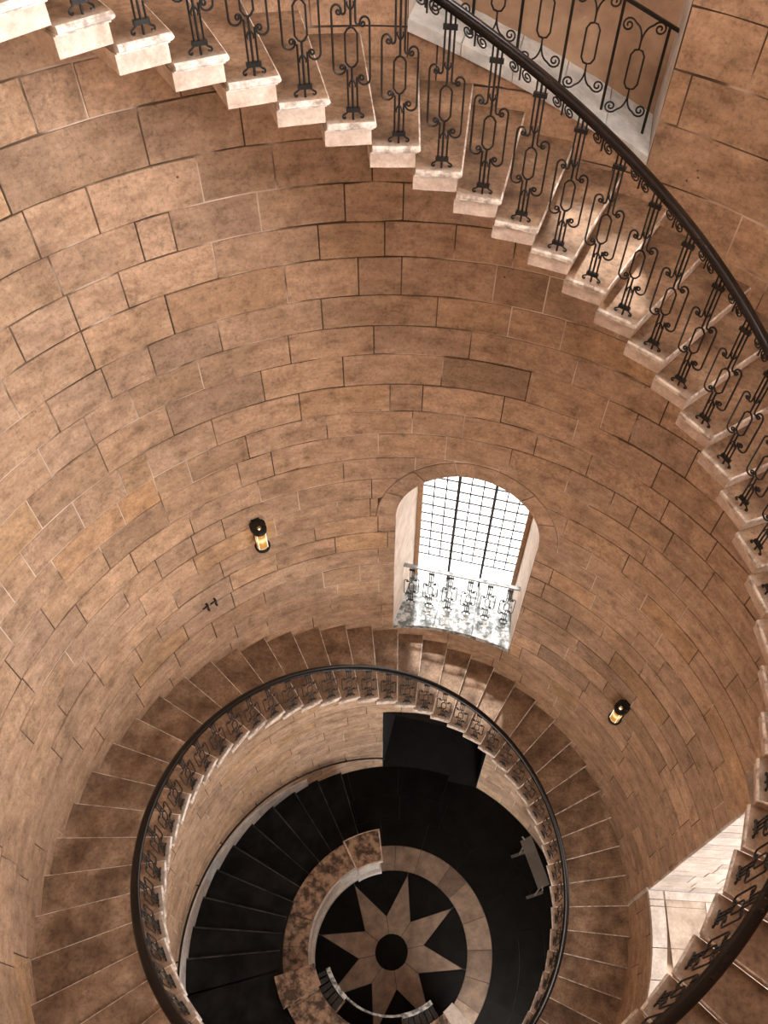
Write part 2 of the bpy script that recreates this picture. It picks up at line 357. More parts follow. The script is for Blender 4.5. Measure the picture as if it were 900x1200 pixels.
def build_stones():
    recs = []
    for z0, z1 in zip(COURSE, COURSE[1:]):
        js = split_course(z0, z1)
        segs = list(zip(js, js[1:]))+[(js[-1], js[0]+360)]
        for a, b in segs:
            if b-a < 0.4: continue
            cuts = {a, b}
            for h in HOLES:
                for e in (h[0], h[1]):
                    if a < e < b and z1 > h[2]+1e-6 and z0 < h[3]: cuts.add(e)
            cuts = sorted(cuts); t = odd_tint(stone_tint(), z0, a, b); rg = 1+2*(rnd.random() < 0.1)
            for p, q in zip(cuts, cuts[1:]):
                if q-p < 0.35: continue
                zt = z1; zb = z0; n = max(2, round((q-p)/3.5)); skip = False; curved = None; slope = None
                for h in HOLES:
                    mid = (p+q)/2; inside = h[0]-1e-6 <= p and q <= h[1]+1e-6
                    if inside and len(h) > 6 and zt > h[2] and zb < h[3]: slope = h
                    elif inside:
                        if zb < h[2] < zt-1e-6 and zt <= h[3]+0.01: zt = h[2]
                        elif zb >= h[2]-1e-6 and zt <= h[3]+1e-6: skip = True
                        elif h[4] == 0 and zb < h[3] < zt: zb = h[3]
                    if h[4] and zb >= h[3]-1e-6 and zb < h[3]+h[4]+h[5]:
                        c = (h[0]+h[1])/2; hw = math.degrees((R(HW)*RW+h[5])/RW)
                        if q > c-hw and p < c+hw: curved = h
                if skip or zt-zb < 0.05: continue
                if slope:
                    m = max(4, int((q-p)/1.0)); run = []
                    for i in range(m+1):
                        a_ = p+(q-p)*i/m; zz = min(zt, foot(slope, a_))
                        if zz > zb+0.02: run.append((a_, zb, zz))
                    if len(run) > 2: recs.append((run, t, rg))
                elif curved:
                    m = max(4, int((q-p)/0.5)); run = []
                    for i in range(m+1):
                        a_ = p+(q-p)*i/m; e = arch(curved, a_, curved[5]); zz = zb if e is None else max(zb, e)
                        if zz < zt-0.03: run.append((a_, zz, zt))
                        else:
                            if len(run) > 2: recs.append((run, t, rg))
                            run = []
                    if len(run) > 2: recs.append((run, t, rg))
                else:
                    recs.append(([(p+(q-p)*i/n, zb, zt) for i in range(n+1)], t, rg))
    order = sorted(range(len(recs)), key=lambda i: -area_px(recs[i][0]))
    rest = MB()
    for rank, i in enumerate(order):
        cols, t, rg = recs[i]; v, f = stone(cols, rg)
        if rank < 290:
            mb = MB(); mb.add(v, f, 0, t); mb.build('stone_block', 'wall', WALL, tint=True)
        else: rest.add(v, f, 0, t)
    tag(rest.build('stone_blocks_far', 'wall', WALL, tint=True), kind='stuff')
build_stones()

# ------------------------------------------------------------------ window and door openings
def frame_of(c):
    n = (math.cos(R(c)), math.sin(R(c))); t = (-n[1], n[0])
    return lambda s, q, z: (n[0]*s+t[0]*q, n[1]*s+t[1]*q, z)     # s outward, q to the left, z up
def arch_stones(h, parent, count=9):
    c = (h[0]+h[1])/2; hw = R(HW)*RW
    for i in range(count):
        u0 = PI*i/count; u1 = PI*(i+1)/count; n = 5; v = []; f = []; g = 0.006; tn = stone_tint()
        for k in range(n+1):
            u = u0+(u1-u0)*k/n
            for rr, rad in ((0.0, RW-0.010), (h[5]-g, RW-0.010), (h[5], RW+0.016), (0.0, RW+0.016)):
                uu = u+(g/1.1 if k == 0 else -g/1.1 if k == n else 0)
                x = (hw+rr)*math.cos(uu); z = h[3]+(h[4]+rr)*math.sin(uu)
                v.append(cy(rad, c+math.degrees(x/RW), z))
        for k in range(n):
            b = 4*k
            for m in range(4): f.append((b+m, b+4+m, b+4+(m+1) % 4, b+(m+1) % 4))
        f += [(0, 1, 2, 3), (4*n+3, 4*n+2, 4*n+1, 4*n)]
        mb = MB(); mb.add(v, f, 0, tn); mb.build('arch_stone', 'wall', parent, tint=True)
def outline(h, n=28):
    pts = [(h[0], h[2])]
    for i in range(n+1):
        u = PI*i/n; c = (h[0]+h[1])/2; hw = (h[1]-h[0])/2
        pts.append((c-hw*math.cos(u), h[3]+h[4]*math.sin(u)))
    pts.append((h[1], h[2])); return pts     # right foot -> over the head -> left foot
def reveal(h, depth_pts, mat, parent, name='reveal'):
    # depth_pts: same number of points as outline, xyz at the glass
    o = outline(h); mb = MB(); v = []; f = []
    for (a, z), p in zip(o, depth_pts):
        v += [cy(RW+0.002, a, z), p]
    for i in range(len(o)-1): f.append((2*i, 2*i+2, 2*i+3, 2*i+1))
    mb.add(v, f); return mb.build(name, mat, parent)

def glass_outline(fr, s, hw, z0, zs, rise, n=28):
    pts = [fr(s, -hw, z0)]
    for i in range(n+1):
        u = PI*i/n; pts.append(fr(s, -hw*math.cos(u), zs+rise*math.sin(u)))
    return pts+[fr(s, hw, z0)]
def pane_poly(pts, mat, parent, name='pane'):
    mb = MB(); mb.add(pts, [tuple(range(len(pts)))]); return mb.build(name, mat, parent)
def sill(fr, h, s1, hw1, parent, mat, name='sill_stone', n=3, zback=0.03):
    # slabs from the wall face to the glass
    for i in range(n):
        mb = MB(); v = []; f = []; m = 4
        for k in range(m+1):
            u = (i+k/m)/n; g = 0.004 if k == 0 else -0.004 if k == m else 0
            a = h[0]+(h[1]-h[0])*u+math.degrees(g/RW); q = -hw1+2*hw1*u+g
            p = cy(RW-0.012, a, h[2]); pb = fr(s1, q, h[2]+zback)
            v += [p, pb, (p[0], p[1], p[2]-0.10), (pb[0], pb[1], pb[2]-0.12)]
        for k in range(m):
            b = 4*k; f += [(b, b+4, b+5, b+1), (b+2, b+6, b+4, b), (b+3, b+7, b+6, b+2)]
        f += [(0, 1, 3, 2), (4*m+2, 4*m+3, 4*m+1, 4*m)]
        mb.add(v, f); mb.build(name, mat, parent)

# window 1: tall leaded window over the lower flight
h = HOLES[0]; fr = frame_of(W1C); GS = 5.0; GW = 0.90
W1 = tag(empty('window_1', fr(4.0, 0, 7.5)), 'arched leaded window with white glass above the lower flight', None, None, 'structure')
def par(o, p):
    o.parent = p; o.matrix_parent_inverse = Matrix.Translation(-Vector(p.location)); return o
def buildp(mb, name, mat, p, **kw): return par(mb.build(name, mat, None, **kw), p)
class Sub:      # collects children built in world space under an Empty that stands elsewhere
    pass
def reparent(objs, p):
    for o in objs: par(o, p)
def world_kids(fn, p):
    before = set(bpy.data.objects); fn()
    for o in list(bpy.data.objects):
        if o not in before and o.parent is None: par(o, p)
def w1():
    arch_stones(h, None, 7)
    reveal(h, glass_outline(fr, GS, GW, 7.53, 10.60, 0.90), 'plaster', None)
    sill(fr, h, GS, GW, None, 'sill')
    pane_poly(glass_outline(fr, GS+0.02, GW, 7.5, 10.60, 0.90), 'pane_south', None, 'glass')
    for sg in (-1, 1):
        mb = MB(); box(mb, GS-0.07, GS+0.01, sg*GW-0.07*(sg > 0), sg*GW+0.07*(sg < 0), 7.53, 10.9, fn=lambda x, y, z: fr(x, y, z)); mb.build('wooden_frame', 'wood')
    for q in (-0.283, 0.283):
        mb = MB(); box(mb, GS-0.045, GS+0.005, q-0.022, q+0.022, 7.53, 11.4, fn=lambda x, y, z: fr(x, y, z)); mb.build('mullion', 'lead')
    for i in range(13):
        z = 8.17+0.235*i; hwz = GW-0.06 if z < 10.6 else GW*math.sqrt(max(0.02, 1-((z-10.6)/0.9)**2))-0.03
        mb = MB(); box(mb, GS-0.02, GS-0.006, -hwz, hwz, z-0.012, z+0.012, fn=lambda x, y, z: fr(x, y, z)); mb.build('glazing_bar', 'lead')
    for l in range(3):
        for k in (1, 2):
            q = -0.85+0.5667*l+0.189*k
            mb = MB(); box(mb, GS-0.02, GS-0.006, q-0.010, q+0.010, 8.17, 10.6+0.9*math.sqrt(1-(q/0.9)**2), fn=lambda x, y, z: fr(x, y, z)); mb.build('glazing_bar', 'lead')
world_kids(w1, W1)

# window 2: niche with an iron railing at the upper flight
h2 = HOLES[1]; fr2 = frame_of(W2C)
W2 = tag(empty('window_2', fr2(4.0, 0, 16.3)), 'deep window niche behind an iron railing above the upper flight', None, None, 'structure')
def zs2(q): return 16.34+0.0257*math.degrees(math.asin(max(-1, min(1, (q+0.0)/RW)))+R(HW))
def w2():
    arch_stones(h2, None, 7)
    SB = 4.58; zt = 20.3; hw = RW*math.sin(R(HW))
    sf = RW*math.cos(R(HW))
    for q, order in ((-hw, (0, 1, 3, 2)), (hw, (2, 3, 1, 0))):
        mb = MB(); v = [fr2(s, q, z) for s in (sf, SB) for z in (zs2(q)-0.1, zt)]; mb.add(v, [order]); mb.build('reveal', 'palestone')
    mb = MB(); mb.add([fr2(3.8, -hw, zt), fr2(SB, -hw, zt), fr2(SB, hw, zt), fr2(3.8, hw, zt)], [(0, 1, 2, 3)]); mb.build('soffit', 'palestone')
    # rough brown apron below the glass
    v = []; f = []; cols = 24; rows_ = 16
    for i in range(cols+1):
        q = -hw+2*hw*i/cols
        for j in range(rows_+1):
            z = zs2(q)-0.05+(18.8-zs2(q)+0.05)*j/rows_
            v.append(fr2(SB-0.05+rnd.gauss(0, 0.010)+0.03*math.sin(3*q+2*z), q, z))
    for i in range(cols):
        for j in range(rows_): f.append((i*(rows_+1)+j, i*(rows_+1)+j+1, (i+1)*(rows_+1)+j+1, (i+1)*(rows_+1)+j))
    mb = MB(); mb.add(v, f); mb.build('rough_apron', 'rough', smooth=True)
    mb = MB(); mb.add([fr2(SB, -hw, 18.78), fr2(SB, -0.12, 18.78), fr2(SB, -0.12, zt), fr2(SB, -hw, zt)], [(0, 1, 2, 3)]); mb.build('glass', 'pane_niche')
    mb = MB(); box(mb, SB-0.03, SB+0.05, -0.12, hw, 18.78, zt, fn=lambda x, y, z: fr2(x, y, z)); mb.build('sun_mask_panel', 'rough')  # unseen panel added to narrow the sun patch on the treads
    for q in (-0.56, ):
        mb = MB(); box(mb, SB-0.05, SB-0.005, q-0.02, q+0.02, 18.78, zt, fn=lambda x, y, z: fr2(x, y, z)); mb.build('mullion', 'lead')
    # sloping ledge slabs
    edges = [-hw, -0.62, -0.22, 0.18, 0.60, hw]
    for q0, q1 in zip(edges, edges[1:]):
        mb = MB(); v = []; n = 4
        for k in range(n+1):
            q = q0+0.004+(q1-q0-0.008)*k/n; s0 = math.sqrt(RW*RW-q*q)-0.035; z = zs2(q)
            v += [fr2(s0, q, z), fr2(SB, q, z+0.03), fr2(s0, q, z-0.09), fr2(SB, q, z-0.09)]
        f = []
        for k in range(n):
            b = 4*k; f += [(b, b+4, b+5, b+1), (b+2, b+6, b+4, b), (b+2, b+3, b+7, b+6)]
        f += [(0, 1, 3, 2), (4*n+2, 4*n+3, 4*n+1, 4*n)]
        mb.add(v, f); mb.build('ledge_stone', 'sillpale')
world_kids(w2, W2)

# window 3: bright alcove at the right, half hidden by the upper flight
h3 = HOLES[2]
W3 = tag(empty('window_3', (4.0, -0.7, 6.17)), 'bright stone window alcove at the right behind the upper flight', None, None, 'structure')
YA, YB, XE, ZT3 = 0.292, -1.70, 6.3, 11.7
def w3(z0, zt, pane, blocks):
    xa, xb = 3.985, math.sqrt(16-YB*YB)
    courses = [z0]
    while courses[-1] < zt-0.2: courses.append(courses[-1]+rnd.choice((0.30, 0.36, 0.42, 0.24)))
    if blocks:
        mb = MB(); mb.add([(xa, YA+0.02, z0-0.05), (XE, YA+0.02, z0-0.05), (XE, YA+0.02, zt), (xa, YA+0.02, zt)], [(3, 2, 1, 0)]); mb.build('joint_bed', 'mortar')
        for c0, c1 in zip(courses, courses[1:]):
            x = xa
            while x < XE-0.05:
                x1 = min(XE, x+rnd.uniform(0.35, 0.9)); mb = MB(); d = rnd.uniform(0, 0.006); g = 0.009
                if XE-x1 < 0.25: x1 = XE
                box(mb, x+(0 if x == xa else g), x1-g, YA+d, YA+0.03, c0+g, c1-g); mb.build('jamb_stone', rnd.choice(('palestone', 'palestone', 'palestone2'))); x = x1
    else:
        mb = MB(); mb.add([(xa, YA, z0-0.05), (XE, YA, z0-0.05), (XE, YA, zt), (xa, YA, zt)], [(3, 2, 1, 0)]); mb.build('jamb', 'palestone')
    mb = MB(); mb.add([(xb, YB, z0-0.05), (XE, YB, z0-0.05), (XE, YB, zt), (xb, YB, zt)], [(0, 1, 2, 3)]); mb.build('jamb', 'palestone')
    mb = MB(); mb.add([(3.5, YB, zt), (XE, YB, zt), (XE, YA, zt), (3.5, YA, zt)], [(0, 1, 2, 3)]); mb.build('soffit', 'palestone')
    mb = MB(); mb.add([(XE, YB, z0), (XE, YA, z0), (XE, YA, zt), (XE, YB, zt)], [(0, 1, 2, 3)]); mb.build('glass', pane)
    for q in (-1.2, -0.7, -0.2):
        mb = MB(); box(mb, XE-0.06, XE-0.01, q-0.02, q+0.02, z0, zt); mb.build('mullion', 'lead')
    # paving of the sill: border strip, narrow courses, one large slab, joints
    ys = [YA, 0.16, 0.06, -0.52, -0.95, -1.70]
    def slab(x0, x1, y0, y1, mt, dz=0.0):
        mb = MB(); n = 4; v = []; f = []
        for k in range(n+1):
            y = y0+(y1-y0)*k/n
            xs = math.sqrt(16-y*y)-0.006 if x0 is None else x0
            xe = math.sqrt(16-y*y)+0.22 if x1 is None else x1
            v += [(xs, y, z0+dz), (xe, y, z0+dz), (xs, y, z0-0.1), (xe, y, z0-0.1)]
        for k in range(n):
            b = 4*k; f += [(b, b+1, b+5, b+4), (b+2, b, b+4, b+6), (b+1, b+3, b+7, b+5)]
        f += [(0, 2, 3, 1), (4*n, 4*n+1, 4*n+3, 4*n+2)]
        mb.add(v, f); mb.build('paving_slab', mt)
    for a, b in zip(ys, ys[1:]): slab(None, None, a-0.006, b+0.006, 'palestone', rnd.uniform(-0.003, 0.003))
    slab(4.245, XE, ys[0]-0.006, ys[1]+0.004, 'palestone', 0.004)
    slab(4.245, 4.86, ys[1]-0.004, ys[2]+0.004, 'pavetan', 0.002)
    slab(4.245, 4.86, ys[2]-0.004, ys[3]+0.006, 'pavetan', 0.0)
    slab(4.875, XE, ys[1]-0.004, ys[3]+0.006, 'palestone', 0.003)
    slab(4.245, XE, ys[3]-0.006, ys[4]+0.006, 'pavetan', -0.002)
    slab(4.245, XE, ys[4]-0.006, ys[5]+0.006, 'palestone', 0.0)
    mb = MB(); box(mb, 4.05, XE, YB, YA, z0-0.10, z0-0.02); mb.build('sill_bed', 'mortar')
world_kids(lambda: (arch_stones(h3, None, 7), w3(6.17, ZT3, 'pane_east', True)), W3)
h4 = HOLES[3]
W4 = tag(empty('fill_window_4', (4.0, -0.7, 17.02)), 'added window high on the right, out of view, lighting the left wall', None, None, 'structure')
world_kids(lambda: (arch_stones(h4, None, 7), w3(17.02, 21.9, 'fill_pane_upper', False)), W4)

h5 = HOLES[6]; fr5 = frame_of(W5C)
W5 = tag(empty('fill_window_5', fr5(4.0, 0, 6.54)), 'added arched window on the near side, out of view, lighting the far wall', None, None, 'structure')
def w5():
    arch_stones(h5, None, 7)
    reveal(h5, glass_outline(fr5, 4.7, 0.92, 6.56, 9.8, 0.92), 'plaster', None)
    sill(fr5, h5, 4.7, 0.92, None, 'palestone')
    pane_poly(glass_outline(fr5, 4.72, 0.92, 6.5, 9.8, 0.92), 'fill_pane_near', None, 'glass')
    for q in (-0.3, 0.3):
        mb = MB(); box(mb, 4.66, 4.70, q-0.02, q+0.02, 6.56, 10.6, fn=lambda x, y, z: fr5(x, y, z)); mb.build('mullion', 'lead')
world_kids(w5, W5)
# door 1: dark doorway at the foot of the shaft; door 2: glazed door added under the stair as an unseen light
frd = frame_of(D1C)
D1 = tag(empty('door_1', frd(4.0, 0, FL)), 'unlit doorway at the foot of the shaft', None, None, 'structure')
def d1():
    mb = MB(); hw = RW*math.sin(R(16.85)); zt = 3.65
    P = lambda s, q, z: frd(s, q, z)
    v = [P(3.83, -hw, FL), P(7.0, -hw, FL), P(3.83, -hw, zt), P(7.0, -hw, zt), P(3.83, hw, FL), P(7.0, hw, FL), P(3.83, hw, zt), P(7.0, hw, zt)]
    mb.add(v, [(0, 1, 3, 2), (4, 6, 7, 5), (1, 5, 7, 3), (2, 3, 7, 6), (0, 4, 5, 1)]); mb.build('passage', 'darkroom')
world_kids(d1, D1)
fre = frame_of(D2C)
D2 = tag(empty('fill_door_2', fre(4.0, 0, FL)), 'added glazed door, out of view, lighting the foot of the shaft', None, None, 'structure')
def d2():
    hw = RW*math.sin(R(13)); zt = 2.83; mb = MB()
    v = [fre(s, q, z) for s in (3.89, 4.5) for q in (-hw, hw) for z in (FL, zt)]
    mb.add(v, [(0, 4, 5, 1), (2, 3, 7, 6), (1, 5, 7, 3), (0, 2, 6, 4)]); mb.build('reveal', 'palestone')
    mb = MB(); mb.add([fre(4.5, -hw, FL), fre(4.5, hw, FL), fre(4.5, hw, zt), fre(4.5, -hw, zt)], [(0, 1, 2, 3)]); mb.build('glass', 'fill_pane_door')
    for q in (-hw, -0.02, hw-0.04):
        mb = MB(); box(mb, 4.42, 4.48, q, q+0.04, FL, zt, fn=lambda x, y, z: fre(x, y, z)); mb.build('door_frame', 'wood')
world_kids(d2, D2)

# ceiling with an added round roof light
mb = MB()
n = 64; v = []; f = []
for i in range(n):
    a = 360*i/n; v += [cy(RW+0.05, a, 24.0), cy(2.3, a, 24.6), cy(2.3, a, 24.9)]
for i in range(n):
    b = 3*i; c = 3*((i+1) % n); f += [(b, b+1, c+1, c), (b+1, b+2, c+2, c+1)]
mb.add(v, f); CEIL = tag(mb.build('ceiling', 'plaster', smooth=True), 'plaster ceiling of the shaft', None, None, 'structure')
mb = MB(); mb.add([cy(2.3, 360*i/n, 24.9) for i in range(n)], [tuple(range(n))]); mb.build('fill_roof_disc', 'fill_pane_roof', CEIL)  # glowing disc added as a top light, out of view
mb = MB(); mb.add([cy(RW, 360*i/n, 22.2) for i in range(n)]+[cy(RW-0.25, 360*i/n, 22.5) for i in range(n)]+[cy(RW, 360*i/n, 24.0) for i in range(n)], [(i, (i+1) % n, n+(i+1) % n, n+i) for i in range(n)]+[(n+i, n+(i+1) % n, 2*n+(i+1) % n, 2*n+i) for i in range(n)])
mb.build('cornice', 'plaster', CEIL)

# ------------------------------------------------------------------ floor with the star
FLOOR = MB(); FLOOR.add([cy(RW+0.1, 360*i/72, FL-0.012) for i in range(72)], [tuple(range(72))])
FLOOR = tag(FLOOR.build('floor', 'grout'), 'black marble floor with an inlaid eight-pointed star', None, None, 'structure')
rows = [(2.165, 2.75, 15, 4.0), (2.75, 3.30, 18, 11.0), (3.30, 3.99, 20, 2.0)]
for r0, r1, cnt, off in rows:
    for i in range(cnt):
        a0 = off+360*i/cnt; mb = MB(); g = 0.005
        arc(mb, r0+g, r1-g, a0+math.degrees(g/r0), a0+360/cnt-math.degrees(g/r0), FL-0.02, FL+rnd.uniform(-0.001, 0.001), 4); mb.build('black_tile', 'black', FLOOR)
ringj = [-62, -45, -28.5, -13, 4, 22, 43, 56, 76, 92, 110, 128, 147, 165, 183, 202, 222, 242, 262, 281, 298]
for i, (a, b) in enumerate(zip(ringj, ringj[1:])):
    mb = MB(); arc(mb, 1.63, 2.155, a+0.15, b-0.15, FL-0.02, FL+0.001, 5)
    mb.build('ring_slab', 'brownm' if i in (2, 3, 6) else 'cream', FLOOR)
TIP = 36.0; SR = 1.54; NR = 0.70
for i in range(8):
    a = TIP+45*i; g = 0.5
    # pale kite
    mb = MB(); top = [cy(0.352, a-21.6, 0), cy(NR, a-22.5+g, 0), cy(SR, a, 0), cy(NR, a+22.5-g, 0), cy(0.352, a+21.6, 0), cy(0.352, a+10, 0), cy(0.352, a-10, 0)]
    v = [(p[0], p[1], FL+0.001) for p in top]+[(p[0], p[1], FL-0.02) for p in top]; k = len(top)
    mb.add(v, [tuple(range(k))]+[(j, j+k, (j+1) % k+k, (j+1) % k) for j in range(k)]); mb.build('star_point', 'cream', FLOOR)
    # black field between two points
    b = a+22.5; top = [cy(NR+0.006, b, 0), cy(SR, a+0.5, 0)]+[cy(1.622, a+0.5+44*j/6, 0) for j in range(7)]+[cy(SR, a+44.5, 0)]
    v = [(p[0], p[1], FL) for p in top]+[(p[0], p[1], FL-0.02) for p in top]; k = len(top)
    mb = MB(); mb.add(v, [(0,)+tuple(reversed(range(1, k)))][::-1]); 
    mb.f = [tuple([0]+list(range(1, k)))]
    mb.m = [0]; mb.build('black_field', 'black', FLOOR)
mb = MB(); arc(mb, 0.0, 0.345, 0, 360, FL-0.02, FL+0.001, 36); mb.build('centre_disc', 'black', FLOOR)

# ------------------------------------------------------------------ the stair
def loft(mb, prof, r0, r1, mi, caps=True, round_in=0.0):
    # prof(r) -> list of (tangential offset, z); nosing at offset 0
    rs = [r0, r1] if not round_in else [r0, r0+round_in, r1]
    v = []; f = []; n = None
    for i, r in enumerate(rs):
        pr = prof(r)
        if round_in and i == 0:
            zs = [p[1] for p in pr]; zm = (max(zs)+min(zs))/2
            pr = [(x, zm+(z-zm)*0.55) for x, z in pr]
        n = len(pr)
        v += [cy(r, math.degrees(x/r), z) for x, z in pr]
    for i in range(len(rs)-1):
        for k in range(n): f.append((i*n+k, (i+1)*n+k, (i+1)*n+(k+1) % n, i*n+(k+1) % n))
    f += [tuple(range(n)), tuple(reversed(range((len(rs)-1)*n, len(rs)*n)))]
    mb.add(v, f, mi)
def step_mesh(h=H, dadeg=DA, ri=RI):
    mb = MB(); d = R(dadeg); T = 0.046
    slab = lambda r: [(0.012, 0), (0.003, -0.007), (0, -0.020), (0.004, -0.036), (0.014, -T), (r*d+0.03, -T), (r*d+0.03, -0.001)]
    loft(mb, slab, ri, RW+0.03, 1, round_in=0.016)
    fil = lambda r: [(0.022, -T), (0.022, -T-0.012), (r*d+0.036, -T-0.012), (r*d+0.036, -T)]
    loft(mb, fil, ri+0.024, RW+0.03, 1)
    body = lambda r: [(0.034, -T-0.012), (0.034, -h), (r*d+0.045, -h-0.0), (r*d+0.045, -T-0.012)]
    loft(mb, body, ri+0.036, RW+0.03, 2)
    # the upper face
    for i, q in enumerate(mb.f):
        if all(abs(mb.v[k][2]) < 0.0015 for k in q): mb.m[i] = 0
    me = mb.build('step', ['tread', 'nose', 'end']); data = me.data; bpy.data.objects.remove(me); return data
STEP = step_mesh()
STAIR = tag(empty('spiral_stair', (0, 0, FL)), 'cantilevered stone spiral stair climbing round the open shaft', 'staircase')
K0, K1 = -13, 83
for k in range(K0, K1+1):
    o = link('step', STEP, STAIR); o.location = (0, 0, z_of(k)-FL); o.rotation_euler = (0, 0, R(az_of(k)))
# gallery where the stair ends, beside the viewer
mb = MB(); zg = z_of(K1)+H; arc(mb, RI+0.03, RW+0.03, az_of(K1+1)-360, az_of(K1+1)-360+118, zg-0.25, zg, 24)
mb.build('landing', 'tread', STAIR)
# solid black flight and landing at the bottom
BLK = tag(empty('black_stair', (0, 0, FL)), 'black stone steps curving round the foot of the shaft', 'staircase')
bz = []
for j in range(10):
    a = 112.5+8.4*j; z = FL+0.162*(j+1)
    mb = MB(); arc(mb, 2.20, RW-0.012, a, a+8.4+0.4, FL-FL, z-FL, 4)
    st_ = mb.build('step', 'blackstep', BLK)
    mb = MB(); arc(mb, 2.20, RW-0.012, a-0.45, a-0.05, z-FL-0.045, z-FL+0.002, 1); mb.build('nosing', 'wornedge', st_)
zl = FL+0.162*10
mb = MB(); arc(mb, 2.20, RW-0.012, 196.5, 196.5+60, 0, zl-FL, 10); mb.build('landing', 'blackstep', BLK)

# ------------------------------------------------------------------ ironwork of the stair
HB = 1.02      # tread to underside of the rail
RB = RI+0.052   # radius of the balusters
def P3(x, z, y=0.0): return (x, y, z)
def baluster_meshes():
    t = 0.0072; S = {}
    # three bars low and high, with feet and small leaf tips
    mb = MB(); mu = MB()
    for sx in (-1, 1):
        x = 0.030*sx; o = 0.030*sx
        foot = spiral(x*1.9, 0.020, 0.016, PI/2, 0.75, 8, 0.3, -sx)
        low = [(q[0], q[1]) for q in reversed(foot)]+[(x, 0.055), (x, 0.30+o*0.8)]
        tube(mb, [P3(*q) for q in low], t, 5)
        up = [(x, HB), (x, 0.64+o)]+[(x+sx*0.016*(1-math.cos(u)), 0.64+o-0.022*math.sin(u)) for u in (0.6, 1.2, 1.8, 2.4)]
        tube(mu, [P3(*q) for q in up], t, 5)
        for zc, sg in ((0.235, -1), (0.70, 1)):
            lf = [(0, zc-sg*0.03), (sx*0.014, zc-sg*0.012), (sx*0.022, zc+sg*0.006), (sx*0.016, zc+sg*0.022)]
            tube(mb if sg < 0 else mu, [P3(q[0], q[1], 0.004) for q in lf], t, 5, rads=[0.006, 0.006, 0.008, 0.003])
    tube(mb, [P3(0, 0), P3(0, 0.335)], t*1.1, 6); tube(mu, [P3(0, 0.575), P3(0, HB)], t*1.1, 6)
    S['bars'] = mb; S['upbars'] = mu
    # long ring in the middle
    mb = MB(); w_, z0, z1 = 0.038, 0.335, 0.575; pts = []
    for q in ((0, z0), (0.020, z0+0.010), (w_, z0+0.036), (w_, z1-0.036), (0.020, z1-0.010), (0, z1), (-0.020, z1-0.010), (-w_, z1-0.036), (-w_, z0+0.036), (-0.020, z0+0.010), (0, z0)): pts.append(P3(*q))
    tube(mb, pts, t, 5); S['ring'] = mb
    # side scrolls
    for sx in (-1, 1):
        o = 0.035*sx; mb = MB(); xo = 0.116*sx; r = 0.038
        bot = [(xo-sx*r*(1-math.cos(u)), 0.30+o-r*math.sin(u)) for u in [PI*i/8 for i in range(9)]]     # half turn from outside to inside
        cx, cz = xo-sx*2*r+sx*0.020, 0.30+o+0.004
        cur = spiral(cx, cz, 0.020, PI if sx > 0 else 0, 1.2, 12, 0.3, -sx)
        top = [(xo-sx*r*(1-math.cos(u))*0.8, 0.63+o+r*math.sin(u)) for u in [PI*i/8 for i in range(8)]]
        cx2 = xo-sx*2*r*0.8+sx*0.018; cur2 = spiral(cx2, 0.63+o-0.002, 0.018, PI if sx > 0 else 0, 1.1, 12, 0.3, sx)
        path = list(reversed(cur2))+list(reversed(top))+bot+cur
        tube(mb, [P3(*q) for q in path], t, 5); S['scroll%d' % sx] = mb
    mb = MB(); box(mb, -0.046, 0.046, -0.013, 0.013, -0.014, 0.014); S['collar'] = mb
    # small spirals below the rail, between two balusters
    mb = MB(); sl = H/(RB*R(DA))
    for sx in (-1, 1):
        sp = spiral(0.150+sx*0.048, HB-0.052, 0.036, PI/2+(0.5*sx), 1.6, 18, 0.18, sx)
        sp = [(x, z+(x)*sl) for x, z in sp]
        tube(mb, [P3(*q) for q in sp], 0.006, 5)
    tube(mb, [P3(0.150, HB-0.105+0.15*sl), P3(0.150, HB+0.15*sl)], 0.007, 5)
    S['frieze'] = mb
    D = {}
    for k, b in S.items():
        o = b.build(k, 'iron'); D[k] = o.data; bpy.data.objects.remove(o)
    return D
BD = baluster_meshes()
RAILING = tag(empty('iron_balustrade', (0, 0, FL)), 'black wrought-iron balustrade with dark handrail spiralling along the stair', 'balustrade')
PITCH = math.atan(H/(RB*R(DA)))
def place_baluster(parent, loc, rz, sz=1.0, data=BD, name='baluster', frieze=True, mat=None):
    b = bpy.data.objects.new(name, None); COL.objects.link(b); b.parent = parent; link('lower_bars', data['bars'], b); link('upper_bars', data['upbars'], b); b.location = loc; b.rotation_euler = (0, 0, rz); b.scale = (1, 1, sz)
    link('ring', data['ring'], b); link('side_scroll', data['scroll1'], b); link('side_scroll', data['scroll-1'], b)
    c = link('collar', data['collar'], b); c.location = (0, 0, 0.068); c = link('collar', data['collar'], b); c.location = (0, 0, 0.93)
    if frieze: link('rail_scroll', data['frieze'], b)
    return b
for k in range(K0, K1+1):
    a = az_of(k)+DA*0.50
    p = cy(RB, a, z_of(k)-FL)
    # local +x points uphill (counter-clockwise)
    place_baluster(RAILING, p, R(a+90))
